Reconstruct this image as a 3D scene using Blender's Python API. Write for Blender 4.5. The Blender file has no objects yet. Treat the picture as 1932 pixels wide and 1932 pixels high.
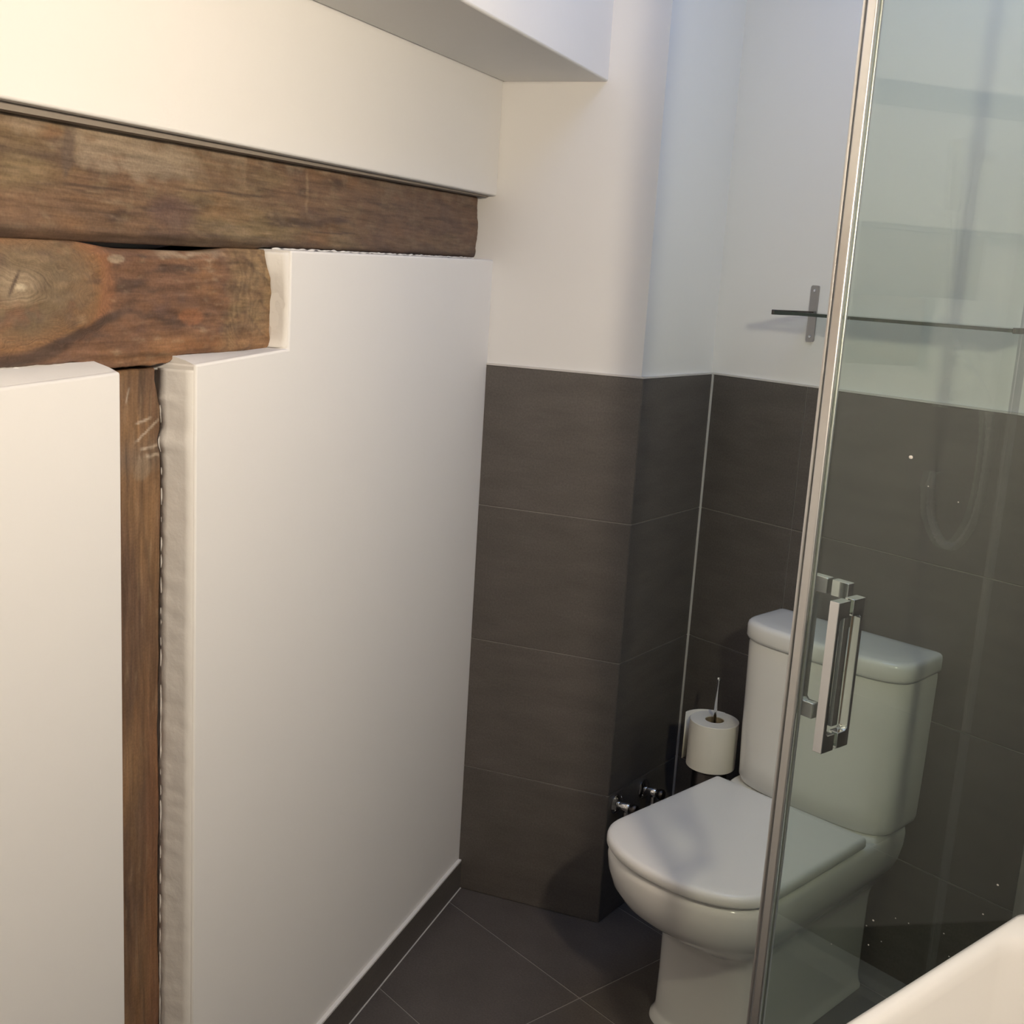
import bpy, bmesh, math, random
from mathutils import Vector, Matrix, noise

random.seed(7)
sc = bpy.context.scene
C = sc.collection

# ------------------------------------------------------------------ camera
# world: x along the back wall, back wall tile face at y = 0, camera at negative y, floor at z = 0
CAM = Vector((1.66317, -1.98858, 1.38547))
R_ = Vector((0.641449, 0.764771, 0.060561))
U_ = Vector((-0.19211, 0.083701, 0.977797))
F_ = Vector((-0.742722, 0.638842, -0.200611))
cd = bpy.data.cameras.new('camera')
cam = bpy.data.objects.new('camera', cd)
C.objects.link(cam)
cam.matrix_world = Matrix(((R_.x, U_.x, -F_.x, CAM.x), (R_.y, U_.y, -F_.y, CAM.y), (R_.z, U_.z, -F_.z, CAM.z), (0, 0, 0, 1)))
cd.sensor_width = 36.0
cd.lens = 36.0 * 2174.95 / 1932.0
cd.clip_start = 0.02
sc.camera = cam

# ------------------------------------------------------------------ world, light, exposure
w = bpy.data.worlds.new('world')
sc.world = w
w.use_nodes = True
w.node_tree.nodes['Background'].inputs[0].default_value = (0.62, 0.78, 1.0, 1)
w.node_tree.nodes['Background'].inputs[1].default_value = 1.0
sc.view_settings.view_transform = 'Standard'
sc.view_settings.look = 'None'
sc.view_settings.gamma = 1.0
sc.view_settings.exposure = 0.0
sc.view_settings.use_curve_mapping = False
LAMP = 610.0         # glow of the wall spot lamp's disc
LAMP_COL = (1.0, 0.845, 0.66)
SKY_W = 3.8          # daylight through the roof window, watts
ld = bpy.data.lights.new('roof_window_daylight', 'AREA')
ld.shape = 'RECTANGLE'
ld.size, ld.size_y = 0.55, 0.5
ld.energy = SKY_W
ld.color = (0.24, 0.44, 1.0)
lo = bpy.data.objects.new('roof_window_daylight', ld)
C.objects.link(lo)
lo.location = (0.72, -0.45, 2.47)

# ------------------------------------------------------------------ helpers
def link(o, parent=None):
    C.objects.link(o)
    if parent is not None:
        o.parent = parent
    return o

def mesh_obj(name, verts, faces, mat, parent=None, smooth=False, loc=None, rotz=None):
    me = bpy.data.meshes.new(name)
    me.from_pydata([tuple(v) for v in verts], [], faces)
    bm = bmesh.new(); bm.from_mesh(me)
    bmesh.ops.recalc_face_normals(bm, faces=bm.faces[:])
    bm.to_mesh(me); bm.free()
    if mat: me.materials.append(mat)
    if smooth:
        for p in me.polygons: p.use_smooth = True
    o = bpy.data.objects.new(name, me)
    if loc is not None: o.location = loc
    if rotz is not None: o.rotation_euler = (0, 0, rotz)
    return link(o, parent)

def thing(name, label, cat, loc=(0, 0, 0), rotz=0.0, group=None):
    o = bpy.data.objects.new(name, None)
    o.empty_display_size = 0.05
    o.location = loc; o.rotation_euler = (0, 0, rotz)
    o['label'] = label; o['category'] = cat
    if group: o['group'] = group
    return link(o)

def tag(o, label, cat, group=None):
    o['label'] = label; o['category'] = cat
    if group: o['group'] = group
    return o

def struct(o, label=None):
    o['kind'] = 'structure'
    if label: o['label'] = label
    return o

def bevel(o, width, seg=2, angle=35):
    m = o.modifiers.new('bevel', 'BEVEL')
    m.width = width; m.segments = seg; m.limit_method = 'ANGLE'; m.angle_limit = math.radians(angle)
    m.harden_normals = False
    return o

def shade(o, angle=40):
    for p in o.data.polygons: p.use_smooth = True
    try:
        o.data.set_sharp_from_angle(angle=math.radians(angle))
    except Exception:
        pass
    return o

def box_vf(x0, x1, y0, y1, z0, z1):
    v = [(x, y, z) for x in (x0, x1) for y in (y0, y1) for z in (z0, z1)]
    f = [(0, 1, 3, 2), (4, 6, 7, 5), (0, 4, 5, 1), (2, 3, 7, 6), (0, 2, 6, 4), (1, 5, 7, 3)]
    return v, f

def join_vf(parts):
    V, Fc = [], []
    for v, f in parts:
        n = len(V)
        V += list(v); Fc += [tuple(i + n for i in q) for q in f]
    return V, Fc

def box(name, x0, x1, y0, y1, z0, z1, mat, parent=None, bev=0.0, seg=2, **k):
    v, f = box_vf(min(x0, x1), max(x0, x1), min(y0, y1), max(y0, y1), min(z0, z1), max(z0, z1))
    o = mesh_obj(name, v, f, mat, parent, **k)
    if bev: bevel(o, bev, seg); shade(o, 50)
    return o

def prism_vf(poly, a, b, axis='z'):
    """poly: 2D points; extruded along axis from a to b. axis z: (x,y); axis y: (x,z)."""
    n = len(poly)
    if axis == 'z':
        v = [(p[0], p[1], a) for p in poly] + [(p[0], p[1], b) for p in poly]
    else:
        v = [(p[0], a, p[1]) for p in poly] + [(p[0], b, p[1]) for p in poly]
    f = [tuple(range(n)), tuple(range(2 * n - 1, n - 1, -1))]
    f += [(i, (i + 1) % n, (i + 1) % n + n, i + n) for i in range(n)]
    return v, f

def loft(name, rings, mat, parent=None, cap0=True, cap1=True, angle=40, closed=False, **k):
    n = len(rings[0]); v = [p for r in rings for p in r]; f = []
    m = len(rings)
    for j in range(m if closed else m - 1):
        a, b = j * n, ((j + 1) % m) * n
        for i in range(n):
            f.append((a + i, a + (i + 1) % n, b + (i + 1) % n, b + i))
    if not closed:
        if cap0: f.append(tuple(range(n - 1, -1, -1)))
        if cap1: f.append(tuple((m - 1) * n + i for i in range(n)))
    o = mesh_obj(name, v, f, mat, parent, **k)
    return shade(o, angle)

def lathe(name, prof, mat, parent=None, n=40, axis='z', centre=(0, 0, 0), angle=40):
    """prof: list of (radius, height)."""
    rings = []
    for r, h_ in prof:
        ring = []
        for i in range(n):
            a = 2 * math.pi * i / n
            c, s = r * math.cos(a), r * math.sin(a)
            if axis == 'z': p = (c, s, h_)
            elif axis == 'y': p = (c, h_, s)
            else: p = (h_, c, s)
            ring.append((p[0] + centre[0], p[1] + centre[1], p[2] + centre[2]))
        rings.append(ring)
    return loft(name, rings, mat, parent, angle=angle)

def tube(name, pts, rad, mat, parent=None, n=12, ribs=None):
    pts = [Vector(p) for p in pts]
    rings = []; up = Vector((0, 1, 0)); prev = None
    for i, p in enumerate(pts):
        t = (pts[min(i + 1, len(pts) - 1)] - pts[max(i - 1, 0)]).normalized()
        a = (prev - t * prev.dot(t)) if prev else (up - t * up.dot(t))
        if a.length < 1e-4: a = Vector((1, 0, 0)) - t * t.x
        a.normalize(); prev = a
        b = t.cross(a)
        r = rad if ribs is None else rad * ribs(i)
        rings.append([tuple(p + a * r * math.cos(2 * math.pi * k / n) + b * r * math.sin(2 * math.pi * k / n)) for k in range(n)])
    return loft(name, rings, mat, parent, angle=60)

# ------------------------------------------------------------------ materials
def new_mat(name):
    m = bpy.data.materials.new(name); m.use_nodes = True
    nt = m.node_tree
    return m, nt, nt.nodes['Principled BSDF'], nt.nodes, nt.links

def principled(name, col, rough=0.5, metal=0.0, spec=0.5, coat=0.0):
    m, nt, b, N, L = new_mat(name)
    b.inputs['Base Color'].default_value = (*col, 1)
    b.inputs['Roughness'].default_value = rough
    b.inputs['Metallic'].default_value = metal
    b.inputs['Specular IOR Level'].default_value = spec
    b.inputs['Coat Weight'].default_value = coat
    return m

def noise_node(N, L, scale, detail=4, rough=0.5, vec=None, src='Object'):
    t = N.new('ShaderNodeTexNoise'); t.inputs['Scale'].default_value = scale
    t.inputs['Detail'].default_value = detail; t.inputs['Roughness'].default_value = rough
    if vec is None:
        tc = N.new('ShaderNodeTexCoord'); vec = tc.outputs[src]
    L.new(vec, t.inputs['Vector'])
    return t

def plaster_mat(name, col=(0.83, 0.82, 0.80), bump=0.12):
    m, nt, b, N, L = new_mat(name)
    b.inputs['Roughness'].default_value = 0.75
    b.inputs['Specular IOR Level'].default_value = 0.25
    n1 = noise_node(N, L, 3.0, 3)
    mix = N.new('ShaderNodeMixRGB'); mix.blend_type = 'MIX'
    mix.inputs[1].default_value = (col[0] * 0.975, col[1] * 0.972, col[2] * 0.965, 1)
    mix.inputs[2].default_value = (*col, 1)
    L.new(n1.outputs['Fac'], mix.inputs[0]); L.new(mix.outputs[0], b.inputs['Base Color'])
    n2 = noise_node(N, L, 26.0, 5)
    bp = N.new('ShaderNodeBump'); bp.inputs['Strength'].default_value = bump; bp.inputs['Distance'].default_value = 0.004
    L.new(n2.outputs['Fac'], bp.inputs['Height']); L.new(bp.outputs[0], b.inputs['Normal'])
    return m

def tile_mat(name, col):
    m, nt, b, N, L = new_mat(name)
    tc = N.new('ShaderNodeTexCoord')
    mp = N.new('ShaderNodeMapping'); mp.inputs['Scale'].default_value = (2.5, 2.5, 9)
    L.new(tc.outputs['Object'], mp.inputs['Vector'])
    n1 = noise_node(N, L, 3.0, 6, 0.6, mp.outputs[0])
    n2 = noise_node(N, L, 240.0, 3, 0.6, tc.outputs['Object'])
    oi = N.new('ShaderNodeObjectInfo')
    r1 = N.new('ShaderNodeMapRange'); r1.inputs['From Min'].default_value = 0.3; r1.inputs['From Max'].default_value = 0.7
    r1.inputs['To Min'].default_value = 0.86; r1.inputs['To Max'].default_value = 1.12
    L.new(n1.outputs['Fac'], r1.inputs['Value'])
    r2 = N.new('ShaderNodeMapRange'); r2.inputs['From Min'].default_value = 0.3; r2.inputs['From Max'].default_value = 0.7
    r2.inputs['To Min'].default_value = 0.85; r2.inputs['To Max'].default_value = 1.15
    L.new(n2.outputs['Fac'], r2.inputs['Value'])
    r3 = N.new('ShaderNodeMapRange'); r3.inputs['To Min'].default_value = 0.93; r3.inputs['To Max'].default_value = 1.07
    L.new(oi.outputs['Random'], r3.inputs['Value'])
    a = N.new('ShaderNodeMath'); a.operation = 'MULTIPLY'; L.new(r1.outputs[0], a.inputs[0]); L.new(r2.outputs[0], a.inputs[1])
    a2 = N.new('ShaderNodeMath'); a2.operation = 'MULTIPLY'; L.new(a.outputs[0], a2.inputs[0]); L.new(r3.outputs[0], a2.inputs[1])
    vm = N.new('ShaderNodeVectorMath'); vm.operation = 'SCALE'; vm.inputs[0].default_value = col
    L.new(a2.outputs[0], vm.inputs['Scale']); L.new(vm.outputs[0], b.inputs['Base Color'])
    b.inputs['Roughness'].default_value = 0.5
    b.inputs['Specular IOR Level'].default_value = 0.4
    bp = N.new('ShaderNodeBump'); bp.inputs['Strength'].default_value = 0.25; bp.inputs['Distance'].default_value = 0.001
    L.new(n1.outputs['Fac'], bp.inputs['Height']); L.new(bp.outputs[0], b.inputs['Normal'])
    return m

def glass_mat(name, tint, ior=1.5):
    """clear sheet glass: straight-through transmission with Fresnel mirror on every face"""
    m = bpy.data.materials.new(name); m.use_nodes = True
    nt = m.node_tree; N, L = nt.nodes, nt.links
    N.remove(N['Principled BSDF'])
    out = N['Material Output']
    geo = N.new('ShaderNodeNewGeometry')
    mr = N.new('ShaderNodeMapRange'); mr.inputs['To Min'].default_value = ior; mr.inputs['To Max'].default_value = 1.0 / ior
    L.new(geo.outputs['Backfacing'], mr.inputs['Value'])
    fr = N.new('ShaderNodeFresnel'); L.new(mr.outputs[0], fr.inputs['IOR'])
    tr = N.new('ShaderNodeBsdfTransparent'); tr.inputs[0].default_value = (*tint, 1)
    gl = N.new('ShaderNodeBsdfGlossy'); gl.inputs['Roughness'].default_value = 0.0
    mx = N.new('ShaderNodeMixShader')
    L.new(fr.outputs[0], mx.inputs[0]); L.new(tr.outputs[0], mx.inputs[1]); L.new(gl.outputs[0], mx.inputs[2])
    L.new(mx.outputs[0], out.inputs['Surface'])
    return m

def wood_mat(name):
    m, nt, b, N, L = new_mat(name)
    at = N.new('ShaderNodeAttribute'); at.attribute_name = 'wood'
    tc = N.new('ShaderNodeTexCoord')
    uvm = N.new('ShaderNodeAttribute'); uvm.attribute_name = 'grain'
    n1 = noise_node(N, L, 1.0, 5, 0.65, uvm.outputs['Vector'])
    r1 = N.new('ShaderNodeMapRange'); r1.inputs['From Min'].default_value = 0.3; r1.inputs['From Max'].default_value = 0.7
    r1.inputs['To Min'].default_value = 0.58; r1.inputs['To Max'].default_value = 1.22
    L.new(n1.outputs['Fac'], r1.inputs['Value'])
    n2 = noise_node(N, L, 320.0, 2, 0.5, tc.outputs['Object'])
    r2 = N.new('ShaderNodeMapRange'); r2.inputs['From Min'].default_value = 0.3; r2.inputs['From Max'].default_value = 0.7
    r2.inputs['To Min'].default_value = 0.88; r2.inputs['To Max'].default_value = 1.12
    L.new(n2.outputs['Fac'], r2.inputs['Value'])
    a = N.new('ShaderNodeMath'); a.operation = 'MULTIPLY'; L.new(r1.outputs[0], a.inputs[0]); L.new(r2.outputs[0], a.inputs[1])
    vm = N.new('ShaderNodeVectorMath'); vm.operation = 'SCALE'
    L.new(at.outputs['Color'], vm.inputs[0]); L.new(a.outputs[0], vm.inputs['Scale'])
    L.new(vm.outputs[0], b.inputs['Base Color'])
    b.inputs['Roughness'].default_value = 0.55
    b.inputs['Specular IOR Level'].default_value = 0.3
    bp = N.new('ShaderNodeBump'); bp.inputs['Strength'].default_value = 0.35; bp.inputs['Distance'].default_value = 0.0015
    L.new(n1.outputs['Fac'], bp.inputs['Height']); L.new(bp.outputs[0], b.inputs['Normal'])
    return m

M_WALL = plaster_mat('white_plaster')
M_ROUGH = plaster_mat('rough_plaster', (0.80, 0.79, 0.77), 0.6)
M_CEIL = plaster_mat('ceiling_paint', (0.82, 0.81, 0.79), 0.05)
M_TILE = tile_mat('dark_tile', (0.120, 0.107, 0.097))
M_FLOOR = tile_mat('dark_floor_tile', (0.105, 0.092, 0.084))
M_GROUT = principled('grout', (0.33, 0.31, 0.29), 0.9)
M_CAULK = principled('caulk', (0.62, 0.60, 0.57), 0.6)
M_CERAMIC = principled('white_ceramic', (0.84, 0.83, 0.80), 0.12, 0, 0.5, 0.3)
M_SEAT = principled('white_seat_plastic', (0.84, 0.83, 0.80), 0.28)
M_BASIN = principled('white_basin_ceramic', (0.78, 0.77, 0.75), 0.1, 0, 0.5, 0.3)
M_CHROME = principled('chrome', (0.78, 0.78, 0.78), 0.07, 1.0)
M_ALU = principled('satin_aluminium', (0.80, 0.79, 0.77), 0.38, 1.0)
M_STEEL = principled('brushed_steel', (0.45, 0.43, 0.41), 0.35, 1.0)
M_SEAL = principled('clear_seal', (0.55, 0.54, 0.52), 0.35)
def clear_plastic(name, col, fac):
    m = bpy.data.materials.new(name); m.use_nodes = True
    N, L = m.node_tree.nodes, m.node_tree.links
    b = N['Principled BSDF']; b.inputs['Base Color'].default_value = (*col, 1); b.inputs['Roughness'].default_value = 0.3
    t = N.new('ShaderNodeBsdfTransparent'); mx = N.new('ShaderNodeMixShader'); mx.inputs[0].default_value = fac
    L.new(t.outputs[0], mx.inputs[1]); L.new(b.outputs[0], mx.inputs[2]); L.new(mx.outputs[0], N['Material Output'].inputs['Surface'])
    return m
M_CLEAR = clear_plastic('clear_pvc', (0.45, 0.46, 0.44), 0.10)
M_GLASS = glass_mat('shower_glass', (0.944, 0.972, 0.950))
M_SHELF = glass_mat('shelf_glass', (0.90, 0.965, 0.93))
M_GEDGE = principled('glass_edge', (0.030, 0.045, 0.034), 0.15)
M_DARKMETAL = principled('dark_metal', (0.10, 0.09, 0.085), 0.35, 1.0)
M_PAPER = principled('toilet_paper', (0.80, 0.77, 0.70), 0.9, 0, 0.1)
M_CARD = principled('cardboard_core', (0.32, 0.25, 0.16), 0.9, 0, 0.1)
M_WOOD = wood_mat('old_timber')
M_CAB = principled('cabinet_board', (0.55, 0.53, 0.50), 0.5)
M_GRAYLIP = plaster_mat('grey_joint', (0.27, 0.235, 0.20), 0.6)
def emit_mat(name, col, s):
    m = bpy.data.materials.new(name); m.use_nodes = True
    N, L = m.node_tree.nodes, m.node_tree.links
    N.remove(N['Principled BSDF'])
    e = N.new('ShaderNodeEmission'); e.inputs[0].default_value = (*col, 1); e.inputs[1].default_value = s
    L.new(e.outputs[0], N['Material Output'].inputs['Surface'])
    return m
M_LAMP = emit_mat('lamp_glow', LAMP_COL, LAMP)

# ------------------------------------------------------------------ plan of the room
P0 = Vector((-0.22543, -0.46054)); P1 = Vector((0.07034, -0.29504)); P2 = Vector((0.0, 0.0))
ROT_L = math.radians(-60.0)                      # left wall frame: x = u (towards the camera), y = into the room
XR, YB = 1.80, -2.90                             # right wall, rear wall
ZC = 2.40
TT = 0.008                                       # tile thickness
fd = (P1 - P0).normalized(); fin = Vector((-fd.y, fd.x))       # pillar front: direction, inward
sd = (P2 - P1).normalized(); sin_ = Vector((-sd.y, sd.x))      # pillar side: direction, inward
ANG_F = math.atan2(fd.y, fd.x); ANG_S = math.atan2(sd.y, sd.x)
LF, LS = (P1 - P0).length, (P2 - P1).length

def isect(p, d, q, e):
    t = ((q - p).x * e.y - (q - p).y * e.x) / (d.x * e.y - d.y * e.x)
    return p + d * t
Q0 = P0 + fin * TT - fd * 0.20
Q1 = isect(P0 + fin * TT, fd, P1 + sin_ * TT, sd)
Q2 = isect(P1 + sin_ * TT, sd, Vector((0, TT)), Vector((1, 0)))

def pieces_tiles(parent, w, rows, cuts, mat, ylo, yhi, x0=0.0):
    """rectangular tiles on a vertical surface; local frame x along, y into the wall"""
    gap = 0.001; k = 0
    for r in range(len(rows) - 1):
        for c in range(len(cuts) - 1):
            a, b2 = cuts[c] + gap, cuts[c + 1] - gap
            z0, z1 = rows[r] + gap, rows[r + 1] - gap
            o = box('tile', a, b2, ylo, yhi, z0, z1, mat, parent)
            bevel(o, 0.0008, 1)

ROWS = [0.0, 0.3, 0.6, 0.9, 1.2]

# ---- back wall
wb = struct(box('wall_back', Q2.x - 0.02, XR + 0.12, TT, 0.14, 0.0, ZC + 0.10, M_WALL), 'white plastered back wall with dark tiled lower half behind the toilet')
box('grout', 0.0, XR, 0.0022, TT, 0.0, 1.199, M_GROUT, wb)
pieces_tiles(wb, None, ROWS, [0.003, 0.25, 0.85, 1.45, XR], M_TILE, 0.0, TT - 0.001)
box('tile_edge', 0.0, XR, -0.0005, TT, 1.1995, 1.203, M_CAULK, wb)

# ---- pillar
poly = [Q0, Q1, Q2, Vector((Q2.x - 0.05, 0.14)), Vector((-0.60, 0.14)), Vector((-0.60, Q0.y))]
v, f = prism_vf(poly, 0.0, ZC + 0.10)
wp = struct(mesh_obj('wall_pillar', v, f, M_WALL), 'white corner pillar with a dark tiled lower half')
pf = bpy.data.objects.new('pillar_front', None)
def frame_child(name, loc, ang, fn):
    """tiles of a turned face are made in the face's own frame and then parented to the pillar"""
    made = []
    for o in fn():
        o.location = (loc.x, loc.y, 0); o.rotation_euler = (0, 0, ang); made.append(o)
    return made
def face_tiles(L, first):
    out = []
    g = box('grout', 0.0, L, 0.0022, TT, 0.0, 1.199, M_GROUT, wp); out.append(g)
    for r in range(4):
        o = box('tile', 0.001, L - 0.0006, 0.0, TT - 0.001, ROWS[r] + 0.001, ROWS[r + 1] - 0.001, M_TILE, wp)
        bevel(o, 0.0008, 1); out.append(o)
    out.append(box('tile_edge', 0.0, L, -0.0005, TT, 1.1995, 1.203, M_CAULK, wp))
    return out
frame_child('front', P0, ANG_F, lambda: face_tiles(LF, True))
frame_child('side', P1, ANG_S, lambda: face_tiles(LS - 0.002, False))
# caulk line in the inner corner
box('caulk', 0.0, 0.0035, -0.0035, 0.002, 0.0, 1.2, M_CAULK, wp)

# ---- left wall with the recess that shows the old timber frame
def ztop(u): return 1.542 - 0.0142 * u
def zbot(u): return 1.415 - 0.0170 * u
UE = 2.83
DW = 0.125
upper = [(-TT, ztop(0)), (UE, ztop(UE)), (UE, ZC), (-TT, ZC)]
low_r = [(-TT, 0.0), (1.023, 0.0), (1.023, 1.251), (0.797, 1.262), (0.797, zbot(0.797)), (-TT, zbot(0))]
low_l = [(1.168, 0.0), (UE, 0.0), (UE, zbot(UE) + 0.006), (1.392, zbot(1.392) + 0.002), (1.392, 1.243), (1.168, 1.250)]
parts = [prism_vf(p, -DW, 0.0, 'y') for p in (upper, low_r, low_l)]
parts.append(box_vf(-TT, UE, -0.20, -DW - 0.0005, 0.0, ZC))
v, f = join_vf(parts)
wl = struct(mesh_obj('wall_left', v, f, M_WALL, loc=(P0.x, P0.y, 0), rotz=ROT_L), 'white plastered wall with recesses showing old timbers')
bevel(wl, 0.0035, 3); shade(wl, 60)

# rough plaster returns beside the post and the bracket
def rough_strip(name, pts_a, pts_b, y_a, y_b, parent, mat, seed):
    """ragged strip between the wall edge (pts_a) and the timber (pts_b), both (u,z) lists of equal length"""
    V, Fc = [], []
    n = len(pts_a)
    m = 5
    for i in range(n):
        for j in range(m):
            t = j / (m - 1)
            u = pts_a[i][0] * (1 - t) + pts_b[i][0] * t
            z = pts_a[i][1] * (1 - t) + pts_b[i][1] * t
            y = y_a * (1 - t) + y_b * t
            du = 0.0016 * noise.noise(Vector((z * 60 + seed, t * 4, u * 50)))
            V.append((u + du * (0 if j in (0,) else 1), y, z))
    for i in range(n - 1):
        for j in range(m - 1):
            a = i * m + j
            Fc.append((a, a + 1, a + m + 1, a + m))
    o = mesh_obj(name, V, Fc, mat, parent, smooth=True)
    s = o.modifiers.new('solid', 'SOLIDIFY'); s.thickness = 0.0012; s.offset = 0
    return o

# ---- other walls, floor, ceiling
wr = struct(box('wall_right', XR, XR + 0.12, YB, TT, 0.0, ZC + 0.1, M_WALL), 'white wall behind the basin')
wre = struct(box('wall_rear', 1.0, XR + 0.12, YB - 0.12, YB, 0.0, ZC + 0.1, M_WALL), 'white wall at the narrow end of the room')

# ceiling with a roof-window opening
OX0, OX1, OY0, OY1 = 0.42, 1.02, -0.72, -0.17
ce = []
X0c, X1c, Y0c, Y1c = -0.60, XR + 0.12, YB - 0.12, 0.14
for (a, b2, c, d) in ((X0c, OX0, Y0c, Y1c), (OX1, X1c, Y0c, Y1c), (OX0, OX1, Y0c, OY0), (OX0, OX1, OY1, Y1c)):
    ce.append(box_vf(a, b2, c, d, ZC, ZC + 0.10))
v, f = join_vf(ce)
struct(mesh_obj('ceiling', v, f, M_CEIL), 'white flat ceiling with a roof window opening')
fr = []
for (a, b2, c, d) in ((OX0, OX0 + 0.03, OY0, OY1), (OX1 - 0.03, OX1, OY0, OY1), (OX0 + 0.03, OX1 - 0.03, OY0, OY0 + 0.03), (OX0 + 0.03, OX1 - 0.03, OY1 - 0.03, OY1)):
    fr.append(box_vf(a, b2, c, d, ZC + 0.075, ZC + 0.10))
v, f = join_vf(fr)
wn = struct(mesh_obj('window_1', v, f, M_CEIL), 'square roof window above the toilet')
box('pane', OX0 + 0.03, OX1 - 0.03, OY0 + 0.03, OY1 - 0.03, ZC + 0.082, ZC + 0.09, M_SHELF, wn)

# bulkhead under the ceiling along the left wall
BW = 0.218
BULK0, BULKS = 1.764, 0.0265
V = []
for u in (-TT, UE):
    zb = BULK0 - BULKS * u
    V += [(u, 0.0, zb), (u, BW, zb), (u, BW, ZC), (u, 0.0, ZC)]
Fc = [(0, 1, 2, 3), (7, 6, 5, 4), (0, 4, 5, 1), (1, 5, 6, 2), (2, 6, 7, 3), (3, 7, 4, 0)]
bk = struct(mesh_obj('ceiling_bulkhead', V, Fc, M_WALL, loc=(P0.x, P0.y, 0), rotz=ROT_L), 'white boxed bulkhead running under the ceiling along the timbered wall')
bevel(bk, 0.004, 3); shade(bk, 60)

# floor: grout bed with single tiles
fl = struct(box('floor', -0.60, XR + 0.12, YB - 0.12, 0.14, -0.05, -0.0012, M_GROUT), 'dark grey tiled floor')
Ld = Vector((0.5, -0.8660254)); Ln = Vector((0.8660254, 0.5))
def clip(poly, p, n):
    out = []
    for i in range(len(poly)):
        a, b2 = poly[i], poly[(i + 1) % len(poly)]
        da, db = (a - p).dot(n), (b2 - p).dot(n)
        if da >= 0: out.append(a)
        if (da >= 0) != (db >= 0): out.append(a + (b2 - a) * (da / (da - db)))
    return out
SX, SY = 0.6, 0.304
for i in range(-1, 4):
    for j in range(-1, 10):
        x0 = 0.244 + SX * (i - 1); y0 = -(0.514 + SY * j)
        r = [Vector((x0 + 0.0014, y0 + 0.0014)), Vector((x0 + SX - 0.0014, y0 + 0.0014)), Vector((x0 + SX - 0.0014, y0 + SY - 0.0014)), Vector((x0 + 0.0014, y0 + SY - 0.0014))]
        r = clip(r, P0 + Ln * 0.002, Ln); 
        if len(r) >= 3: r = clip(r, Vector((0, -0.001)), Vector((0, -1)))
        if len(r) >= 3: r = clip(r, Vector((XR, 0)), Vector((-1, 0)))
        if len(r) >= 3: r = clip(r, Vector((0, YB)), Vector((0, 1)))
        if len(r) < 3: continue
        # keep clear of the pillar
        if all((q - P0).dot(fin) > 0 and (q - P1).dot(sin_) > 0 for q in r): continue
        v, f = prism_vf(r, -0.0012, 0.0)
        mesh_obj('tile', v, f, M_FLOOR, fl)

# skirting on the left wall
bb = struct(mesh_obj('baseboard_left', *box_vf(0.001, 1.0225, 0.0, 0.008, 0.0, 0.067), M_TILE, loc=(P0.x, P0.y, 0), rotz=ROT_L), 'dark tile skirting along the foot of the white wall')
bevel(bb, 0.001, 1)
o = mesh_obj('caulk', *box_vf(0.001, 1.0225, 0.0, 0.0075, 0.067, 0.071), M_WALL, bb)
o = mesh_obj('caulk', *box_vf(0.001, 1.0225, 0.008, 0.0105, 0.0, 0.0012), M_CAULK, bb)
b2_ = struct(mesh_obj('baseboard_near', *box_vf(1.1685, UE, 0.0, 0.008, 0.0, 0.067), M_TILE, loc=(P0.x, P0.y, 0), rotz=ROT_L), 'dark tile skirting on the near side of the timber post')

# ------------------------------------------------------------------ old timbers
def nz(x, y, z, s=1.0): return noise.noise(Vector((x * s, y * s, z * s)))
def fbm(x, y, z, oct=4):
    a, t, fq = 1.0, 0.0, 1.0
    for _ in range(oct):
        t += a * noise.noise(Vector((x * fq, y * fq, z * fq))); a *= 0.5; fq *= 2.0
    return t
def lerp(a, b, t): return tuple(x + (y - x) * t for x, y in zip(a, b))
def sst(a, b, x):
    t = max(0.0, min(1.0, (x - a) / (b - a))); return t * t * (3 - 2 * t)
DK = (0.066, 0.044, 0.034); MID = (0.190, 0.116, 0.070); ORG = (0.285, 0.150, 0.070); TAN = (0.34, 0.245, 0.155); GREY = (0.33, 0.26, 0.185); OLV = (0.215, 0.155, 0.085)
WOODLOC = (P0.x, P0.y, 0)

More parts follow.
